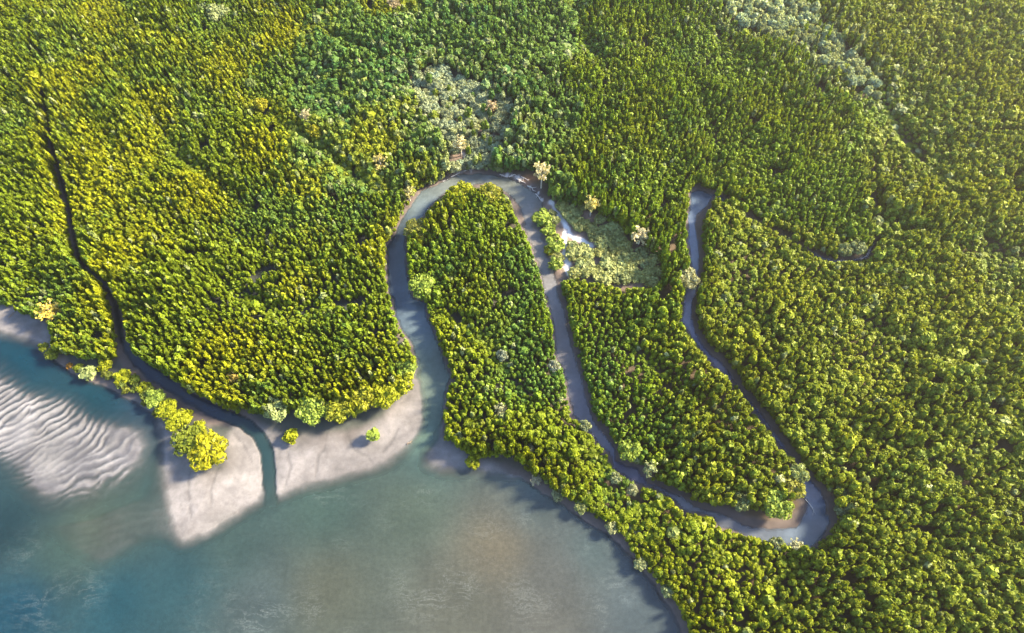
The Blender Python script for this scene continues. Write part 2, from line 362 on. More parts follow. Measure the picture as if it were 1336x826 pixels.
silt_and_sky = num / den[..., None] * WK * np.array([.97, 1.0, .95]) * (1 + 1.75 * calm)[..., None] * (1 + calm[..., None] * np.array([.06, .02, -.17]))  # creek colour painted lighter to offset the tree shade
cloud = fbm(XW, YW, 34, 60)
silt_and_sky *= (.86 + .28 * cloud)[..., None] * (1 + (calm * .7 + .25) * .7 * (fbm(XW, YW, 11, 64) - .5))[..., None]
depth = np.maximum(0, -ZW)
murk = 1 - np.exp(-(3.2 + 4 * calm) * depth)
foam = np.zeros(XW.shape)
for (u, v, r, a) in [(545,645,20,.8),(420,670,34,1),(385,700,30,.8),(330,740,30,.7),(300,790,40,.7),(700,665,36,.8),(640,700,40,.4),(560,765,40,.9),(600,770,25,.8),(800,790,34,.9),(830,730,30,.5),(690,780,36,.6),(470,690,30,.6),(60,790,34,.8),(110,770,24,.7),(40,720,24,.5),(340,810,40,1),(420,815,40,.8),(770,700,36,.5)]:
    gx, gy = ground(u, v); rr = r * .34
    foam = np.maximum(foam, a * np.exp(-((XW - gx) ** 2 + (YW - gy) ** 2) / (rr * rr)))
foam *= sstep(.35, .6, fbm(XW, YW, 12, 70))
me = grid_mesh('water', xw, yw, XW * 0, [('silt_and_sky', silt_and_sky.reshape(-1, 3)), ('murk', murk.ravel()), ('foam', foam.ravel())])
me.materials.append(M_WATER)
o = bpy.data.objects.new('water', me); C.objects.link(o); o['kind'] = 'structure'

# ------------------------------------------------------------------ crowns and trunks
def leaf_cards(pts, nrm, size, r, jit=.55):
    """one small tilted card of leaves per point"""
    n = len(pts)
    nn = nrm + r.normal(0, jit, (n, 3)); nn /= np.linalg.norm(nn, axis=1)[:, None] + 1e-9
    ref = r.normal(0, 1, (n, 3)); t = np.cross(nn, ref); t /= np.linalg.norm(t, axis=1)[:, None] + 1e-9
    b = np.cross(nn, t)
    s = size * (.65 + .7 * r.random(n))
    co = np.zeros((n, 4, 3))
    for k, (a, c) in enumerate(((-.5, -.38), (.5, -.5), (.42, .5), (-.46, .42))):
        a = a + r.normal(0, .09, n); c = c + r.normal(0, .09, n)
        co[:, k] = pts + t * (a * s)[:, None] + b * (c * s)[:, None]
    return co.reshape(-1, 3)

def sphere_pts(n, r, low=-.35):
    z = r.uniform(low, 1, n); a = r.uniform(0, 2 * np.pi, n); q = np.sqrt(1 - z * z)
    return np.stack([q * np.cos(a), q * np.sin(a), z], 1)

def crown_cards(kind, n, r):
    """cards of one unit crown: half-width about 1, z from 0 (foot) to 1 (top) of the tree's height"""
    L = []
    if kind == 'dome':
        k = r.integers(3, 6)
        L.append((np.array([0, 0, .60]), np.array([.76, .76, .38])))
        for i in range(k):
            a = 2 * np.pi * (i + r.random() * .7) / k; q = r.uniform(.26, .5)
            L.append((np.array([q * np.cos(a), q * np.sin(a), r.uniform(.5, .86)]), np.array([.44, .44, r.uniform(.13, .2)])))
    elif kind == 'spire':
        L.append((np.array([0, 0, .55]), np.array([.74, .74, .40])))
        L.append((np.array([r.normal(0, .08), r.normal(0, .08), .84]), np.array([.36, .36, .17])))
        for i in range(3):
            a = 2 * np.pi * (i + r.random()) / 3
            L.append((np.array([.36 * np.cos(a), .36 * np.sin(a), r.uniform(.4, .72)]), np.array([.42, .42, .16])))
    elif kind == 'broad':
        L.append((np.array([0, 0, .55]), np.array([.70, .70, .34])))
        k = r.integers(9, 13)
        for i in range(k):
            a = 2 * np.pi * (i * .618 + r.random() * .1); q = .22 + .5 * math.sqrt((i + .5) / k)
            L.append((np.array([q * np.cos(a), q * np.sin(a), .86 - .42 * q * q + r.normal(0, .05)]), np.array([.30, .30, r.uniform(.13, .2)])))
    elif kind == 'shrub':
        k = r.integers(6, 9)
        L.append((np.array([0, 0, .42]), np.array([.72, .72, .42])))
        for i in range(k):
            a = 2 * np.pi * (i * .618 + r.random() * .1); q = .2 + .55 * math.sqrt((i + .5) / k)
            L.append((np.array([q * np.cos(a), q * np.sin(a), .72 - .4 * q * q]), np.array([.3, .3, .26])))
    area = np.array([l[1][0] * (l[1][0] + l[1][2] * 3) for l in L]); area /= area.sum()
    P, N = [], []
    for (c, rad), a in zip(L, area):
        m = max(4, int(round(n * a))); s = sphere_pts(m, r)
        q = r.uniform(.82, 1.06, m)[:, None]
        P.append(c + s * rad * q); nr = s / (rad * np.array([1, 1, 3.0])); N.append(nr / np.linalg.norm(nr, axis=1)[:, None])
    P, N = np.concatenate(P), np.concatenate(N)
    top = P[:, 2].max(); P[:, 2] *= 1.0 / top
    if kind in ('broad', 'shrub'): P[:, :2] /= np.percentile(np.hypot(P[:, 0], P[:, 1]), 95)
    return P, N

def tube(path, radii, sides=5):
    path = [np.array(p, float) for p in path]; V, F = [], []
    for i, p in enumerate(path):
        d = path[min(i + 1, len(path) - 1)] - path[max(i - 1, 0)]; d /= np.linalg.norm(d) + 1e-9
        ref = np.array([1., 0, 0]) if abs(d[2]) > .8 else np.array([0, 0, 1.])
        a = np.cross(d, ref); a /= np.linalg.norm(a); b = np.cross(d, a)
        for k in range(sides):
            t = 2 * math.pi * k / sides
            V.append(p + radii[i] * (math.cos(t) * a + math.sin(t) * b))
    for i in range(len(path) - 1):
        for k in range(sides):
            F.append((i * sides + k, i * sides + (k + 1) % sides, (i + 1) * sides + (k + 1) % sides, (i + 1) * sides + k))
    return np.array(V), np.array(F)

def join(parts):
    V, F, n = [], [], 0
    for v, f in parts: V.append(v); F.append(f + n); n += len(v)
    return np.concatenate(V), np.concatenate(F)

def crown_mesh(name, kind, n, size, hw, h, seed):
    """crown in metres: half-width hw, height h"""
    r = np.random.default_rng(seed)
    P, N = crown_cards(kind, n, r)
    P = P * np.array([hw, hw, h]); N = N / np.array([hw, hw, h * .6]); N /= np.linalg.norm(N, axis=1)[:, None]
    co = leaf_cards(P, N, size, r)
    sh = (.86 + .3 * r.random(len(P)))[:, None] * np.ones(3)
    return raw_mesh(name, co, np.arange(len(co)).reshape(-1, 4), face_attrs=[('shade', sh)], mats=[M_LEAF])

def wispy(name, hw, h, seed, n_br=12, tuft=26, size=.55):
    """open feathery crown: long rising branches with loose tufts; returns (limbs mesh, crown mesh)"""
    r = np.random.default_rng(seed); parts = []; P, N = [], []
    parts.append(tube([(0, 0, 0), (.06 * hw, 0, h * .35), (0, .05 * hw, h * .7), (0, 0, h * .97)], [.026 * h, .02 * h, .012 * h, .004 * h], 6))
    for i in range(n_br):
        a = 2.4 * i + r.normal(0, .3); z0 = h * r.uniform(.32, .72); q = hw * r.uniform(.65, 1.05) * (1.15 - .55 * z0 / h)
        z1 = min(h * .99, z0 + h * r.uniform(.14, .30))
        d = np.array([math.cos(a), math.sin(a), 0])
        p0, p1, p2 = np.array([0, 0, z0]), d * q * .5 + [0, 0, z0 + (z1 - z0) * .65], d * q + [0, 0, z1]
        parts.append(tube([p0, p1, p2], [.012 * h, .008 * h, .003 * h], 4))
        for t in np.linspace(.35, 1, 4):
            c = p0 * (1 - t) ** 2 + 2 * p1 * t * (1 - t) + p2 * t * t
            m = max(3, int(tuft / 4)); s = sphere_pts(m, r, -.6)
            P.append(c + s * np.array([.24 * hw, .24 * hw, .09 * h]) * r.uniform(.4, 1, (m, 1))); N.append(s)
    m = tuft; s = sphere_pts(m, r, -.2); P.append(np.array([0, 0, .9 * h]) + s * np.array([.28 * hw, .28 * hw, .09 * h])); N.append(s)
    P, N = np.concatenate(P), np.concatenate(N)
    co = leaf_cards(P, N, size, r, .7)
    V, F = join(parts)
    lm = raw_mesh(name + '_limbs', V, F, mats=[M_PALEBARK], smooth=True)
    sh = (.82 + .36 * r.random(len(P)))[:, None] * np.ones(3)
    return lm, raw_mesh(name + '_crown', co, np.arange(len(co)).reshape(-1, 4), face_attrs=[('shade', sh)], mats=[M_LEAF])

def trunk_mesh(name, hw, h, seed, roots=5, mat=None):
    """tapered trunk with a few limbs and arched prop roots"""
    r = np.random.default_rng(seed)
    parts = [tube([(0, 0, -.4), (.03 * h, 0, h * .3), (0, .03 * h, h * .62)], [.022 * h, .016 * h, .007 * h], 6)]
    for i in range(5):
        a = 2 * math.pi * i / 5 + r.normal(0, .3); z0 = h * r.uniform(.25, .5)
        parts.append(tube([(0, 0, z0), (math.cos(a) * hw * .4, math.sin(a) * hw * .4, z0 + h * .12), (math.cos(a) * hw * .65, math.sin(a) * hw * .65, z0 + h * .24)], [.009 * h, .007 * h, .003 * h], 4))
    for i in range(roots):
        a = 2 * math.pi * i / roots + r.normal(0, .3); q = hw * r.uniform(.45, .8)
        parts.append(tube([(0, 0, h * .2), (math.cos(a) * q * .6, math.sin(a) * q * .6, h * .15), (math.cos(a) * q, math.sin(a) * q, -.4)], [.006 * h, .006 * h, .006 * h], 4))
    V, F = join(parts)
    return raw_mesh(name, V, F, mats=[mat or M_BARK], smooth=True)

# ------------------------------------------------------------------ object helpers
def ground_z(x, y):
    return float(fields(np.array([[x]]), np.array([[y]]))[0][0, 0])

def empty(name, loc, rz, s, label, cat, group=None):
    o = bpy.data.objects.new(name, None); C.objects.link(o)
    o.location = loc; o.rotation_euler = (0, 0, rz); o.scale = s
    o.empty_display_size = .5
    o['label'] = label; o['category'] = cat
    if group: o['group'] = group
    return o

def part(name, mesh, parent, color=None):
    o = bpy.data.objects.new(name, mesh); C.objects.link(o); o.parent = parent
    if color is not None: o.color = (*color, 1)
    return o

PROTO = {}
def proto(kind):
    if kind in PROTO: return PROTO[kind]
    L = []
    for k in range(5):
        if kind == 'mangrove':   L.append((trunk_mesh('mangrove_trunk', 2.2, 8, 100 + k), crown_mesh('mangrove_crown', 'dome', 230, .85, 2.2, 8, 200 + k)))
        elif kind == 'broad':    L.append((trunk_mesh('broad_trunk', 3.6, 8, 300 + k), crown_mesh('broad_crown', 'broad', 1150, .58, 3.6, 8, 400 + k)))
        elif kind == 'shrub':    L.append((trunk_mesh('shrub_trunk', 2, 3.2, 500 + k, 3), crown_mesh('shrub_crown', 'shrub', 300, .62, 2.0, 3.2, 600 + k)))
        elif kind == 'wispy':    L.append(wispy('wispy', 2.8, 10, 700 + k, 15, 30, .46))
    PROTO[kind] = L
    return L

def plant(name, kind, x, y, hw, h, color, label, cat, group=None, k=None, names=('trunk', 'crown')):
    base = {'mangrove': (2.2, 8), 'broad': (3.6, 8), 'shrub': (2.0, 3.2), 'wispy': (2.8, 10)}[kind]
    tm, cm = proto(kind)[random.randrange(5) if k is None else k]
    z = max(ground_z(x, y), -.3)
    t = empty(name, (x, y, z), random.uniform(0, 6.28), (hw / base[0], hw / base[0], h / base[1]), label, cat, group)
    part(names[0], tm, t); part(names[1], cm, t, color)
    return t

# ------------------------------------------------------------------ where trees can stand
open_poly = np.array(OPEN, float)
MASKW, MASKH, MX, MY = 1336 + 320, 826 + 320, 160, 160
gu, gv = np.meshgrid(np.arange(MASKW) - MX + .5, np.arange(MASKH) - MY + .5)
mask = inside(gu, gv, open_poly)
for line, wid in ((CREEK_A, 1.4), (CREEK_B, .8)):
    lp = np.array(line, float)
    sub = seg_dist(gu, gv, lp, False)
    ww = wid * (1.0 if line is CREEK_B else 1) * (.9 + .5 * sstep(200, 420, gv)) if line is CREEK_A else wid
    if line is CREEK_B: ww = .5 + 2.2 * np.exp(-(((gu - 1127) / 16) ** 2 + ((gv - 333) / 10) ** 2)) + 1.5 * np.exp(-(((gu - 1138) / 8) ** 2 + ((gv - 255) / 8) ** 2)) + .25 * (gu < 1065)
    if line is CREEK_A: ww = ww * (.25 + .75 * sstep(70, 190, gv))
    mask |= sub < ww * (.45 + 1.1 * vnoise(gu, gv, 16, 5))
def is_open(u, v):
    i = np.clip((v + MY).astype(int), 0, MASKH - 1); j = np.clip((u + MX).astype(int), 0, MASKW - 1)
    return mask[i, j]

taken = []            # (x, y, r) of single trees that stand among the canopy
TREES = []            # single trees, from the table below

# zones (photo pixels of the foot): tree spacing, height, crown kind
def zone_of(u, v):
    u = u + (vnoise(u, v, 46, 61) - .5) * 70 + (vnoise(u, v, 15, 63) - .5) * 24
    v = v + (vnoise(u, v, 46, 62) - .5) * 30 * (v < 300)
    z = np.full(u.shape, 'C', dtype='<U1')
    lft = (u < 500) & (u < 470 + np.maximum(0, v - 250) * .6) & ~((u > 330 + (200 - v) * .4) & (v < 260) & (u + v * .2 > 400))
    z[lft] = 'L'
    mid = (u >= 385) & (u < 745) & (v < 262) & ~lft
    z[mid] = 'M'
    tongue = inside(u, v, np.array([(570,556),(745,534),(800,600),(930,668),(1060,712),(1010,780),(975,840),(960,950),(880,950),(800,720),(600,615)], float)); z[tongue] = 'T'
    rt = (u > 1135 - 0.0 * v) | ((u > 905) & (v > 262 + (u - 905) * .32)) | ((u > 1050) & (v < 130)); z[rt & ~tongue] = 'R'
    return z
ZSPEC = {  # spacing, height, half-width factor
    'L': (2.25, 9.6, .52), 'C': (2.3, 9.0, .56), 'M': (2.6, 8.8, .58), 'R': (2.6, 9.0, .57), 'T': (2.6, 7.6, .57)}

RIDGES = [world_poly([(262,92),(300,130),(345,150),(420,180),(470,225),(500,250)]), world_poly([(60,120),(70,170),(80,240),(92,310)]), world_poly([(120,180),(150,260),(230,330)]), world_poly([(920,20),(985,80),(1060,120),(1130,180)])]
VALLEYS = [world_poly(p) for p in ([(1136,118),(1165,165),(1190,205)],[(330,138),(400,188),(470,238),(520,258)],[(740,0),(765,60),(800,115),(765,185)],[(905,120),(932,190),(925,250)],[(1180,190),(1230,260),(1290,330)],[(1150,300),(1230,330),(1336,345)],[(440,60),(500,90),(560,70)],[(1120,420),(1200,470),(1280,480)],[(1100,560),(1180,600),(1260,640)],[(590,420),(640,450),(680,520)],[(820,460),(880,500),(930,560)],[(180,120),(240,210),(330,280)],[(300,380),(380,420),(450,400)])]
def canopy_h(x, y):
    h = 1 + 1.25 * (fbm(x, y, 42, 80, 2) - .5) + .42 * (fbm(x, y, 14, 84, 2) - .5)
    for r in VALLEYS: h = h - .40 * np.exp(-(seg_dist(x, y, r, False) / 4.5) ** 2)
    for k, r in enumerate(RIDGES):
        h = h + .16 * np.exp(-(seg_dist(x, y, r, False) / 6) ** 2)
    return h

bx0, by0, bx1, by1 = -400, -50, 400, 470
cand = []
for zname, (sp, hh, wf) in ZSPEC.items():
    nx = int((bx1 - bx0) / sp); ny = int((by1 - by0) / (sp * .866))
    I, J = np.meshgrid(np.arange(nx), np.arange(ny))
    x = bx0 + (I + .5 * (J % 2)) * sp + rng.normal(0, .22 * sp, I.shape)
    y = by0 + J * sp * .866 + rng.normal(0, .22 * sp, I.shape)
    x, y = x.ravel(), y.ravel()
    u, v = pixel(x, y, x * 0 + .6)
    ok = (u > -130) & (u < 1466) & (v > -130) & (v < 930)
    x, y, u, v = x[ok], y[ok], u[ok], v[ok]
    ok = zone_of(u, v) == zname
    x, y = x[ok], y[ok]
    h = hh * canopy_h(x, y) * (1 + rng.normal(0, .13, x.shape))
    w = sp * wf * (1 + rng.normal(0, .19, x.shape)).clip(.55, 1.6) * (.82 + .40 * fbm(x, y, 26, 88, 2))
    big = rng.random(x.shape) < {'M': .14, 'L': .05, 'C': .08}.get(zname, .13)
    g = rng.uniform(1.25, 1.75, x.shape)
    w = np.where(big, w * g, w); h = np.where(big, h * 1.08, h)
    if zname == 'M': w *= 1 + rng.normal(0, .12, x.shape)
    cand.append((x, y, h, w, np.full(x.shape, zname)))
cx, cy, ch, cw, cz = (np.concatenate(a) for a in zip(*cand))

def fits(x, y, h, w):
    """no trunk in water or on open ground, no crown over the open reaches"""
    ok = np.ones(x.shape, bool)
    for hz, q in ((.5, .35), (.62, .92), (1.0, .25)):
        zz = .6 + (h - .6) * hz if hz > .5 else .5 + 0 * h
        for a in np.arange(0, 6.28, .785):
            u, v = pixel(x + np.cos(a) * w * q, y + np.sin(a) * w * q, zz)
            ok &= ~is_open(u, v)
    return ok
ok = fits(cx, cy, ch, cw)
# saplings line the banks down to the mud
sx, sy = [a.ravel() for a in np.meshgrid(np.arange(-340, 340, 1.7), np.arange(-40, 420, 1.7))]
sx = sx + rng.normal(0, .45, sx.shape); sy = sy + rng.normal(0, .45, sy.shape)
su, sv = pixel(sx, sy, sx * 0)
O_POLY = world_poly(OPEN)
k_ = (su > -60) & (su < 1400) & (sv > -60) & (sv < 880)
sx, sy = sx[k_], sy[k_]
so_ = np.minimum(np.minimum(np.abs(sdf(sx, sy, O_POLY)), seg_dist(sx, sy, W_A, False) + 0), seg_dist(sx, sy, W_B, False) + 0)
k_ = so_ < 4.5
sx, sy = sx[k_], sy[k_]
s_h = rng.uniform(2.2, 5.2, sx.shape); s_w = rng.uniform(.85, 1.35, sx.shape)
k_ = fits(sx, sy, s_h, s_w * .8)
sx, sy, s_h, s_w = sx[k_], sy[k_], s_h[k_], s_w[k_]
szn = zone_of(*pixel(sx, sy, sx * 0))
cx, cy, ch, cw, cz, ok = [np.concatenate(p) for p in ((cx, sx), (cy, sy), (ch, s_h), (cw, s_w), (cz, szn), (ok, np.ones(sx.shape, bool)))]
# low edge trees fill the rim where tall ones would lean over the open ground
h2, w2 = ch * .62, cw * .9
ok2 = ~ok & fits(cx, cy, h2, w2)
ch = np.where(ok2, h2, ch); cw = np.where(ok2, w2, cw); ok |= ok2
ok &= (sdf(cx, cy, W_POLY) > .1) & (seg_dist(cx, cy, W_A, False) > 1.3) & (seg_dist(cx, cy, W_B, False) > 1.4)
# thin stands: the glade, the sage stand
gl = sdf(cx, cy, W_GLADE); W_SAGE = world_poly(SAGE); sg = sdf(cx, cy, W_SAGE)
ok &= ~((gl < 1) & (rng.random(cx.shape) < .93)) & ~((sg < 1.0) & (rng.random(cx.shape) < .9))
# natural gaps
hole = fbm(cx, cy, 9, 90, 2)
ok &= ~((hole < .19))
for (u, v, r) in ((1062,124,4.5),(1010,232,3),(745,52,3),(1075,120,3),(620,330,1.5),(1245,618,2.5),(890,55,2.5),(440,370,2.),(715,140,2.5)):
    gx, gy = ground(u, v); ok &= (cx - gx) ** 2 + (cy - gy) ** 2 > r * r
cx, cy, ch, cw, cz = cx[ok], cy[ok], ch[ok], cw[ok], cz[ok]

# leaf colour of each canopy tree (kind of mangrove, age of its leaves, plus painted golden light)
cu, cv = pixel(cx, cy, cx * 0)
TINT = {'L': (.088, .128, .006), 'C': (.090, .140, .007), 'M': (.070, .125, .022), 'R': (.116, .148, .011), 'T': (.104, .138, .005)}
tint = np.stack([np.array([TINT[k][i] for k in cz]) for i in range(3)], 1)
YEL, BLU, GRY = np.array([.180, .190, .004]), np.array([.040, .105, .026]), np.array([.19, .22, .11])
yl = sstep(.46, .72, fbm(cx, cy, 30, 95, 3) + rng.normal(0, .05, cx.shape)) * .7
for r in RIDGES[:3]: yl = np.maximum(yl, .8 * np.exp(-(seg_dist(cx, cy, r, False) / 7) ** 2) * rng.random(cx.shape) ** .5)  # sunlight on the ridges painted as yellower leaves
yl *= 1 - .5 * sstep(480, 640, cu)
yl = np.clip(yl + .16 * (cu < 420) * rng.random(cx.shape), 0, 1)  # golden light on the left side put into the leaf colour
bl = sstep(.50, .72, fbm(cx, cy, 30, 97, 3) + rng.normal(0, .10, cx.shape)) * np.where(cz == 'M', .9, .5) * np.where(cu > 900, .5, 1)
tint = tint * (1 - bl[:, None]) + BLU * bl[:, None]
tint = tint * (1 - yl[:, None]) + YEL * yl[:, None]
gd = np.minimum(np.abs(sdf(cx, cy, W_GLADE)), np.abs(sdf(cx, cy, W_SAGE)))
gy_ = (rng.random(cx.shape) < np.where(cz == 'M', .09, .03) + .42 * np.exp(-(gd / 15) ** 2)) * rng.uniform(.3, .9, cx.shape)
tint = tint * (1 - gy_[:, None]) + GRY * gy_[:, None]
tint *= (1 + rng.normal(0, .12, cx.shape))[:, None]
tint = np.clip(tint, .004, .25)

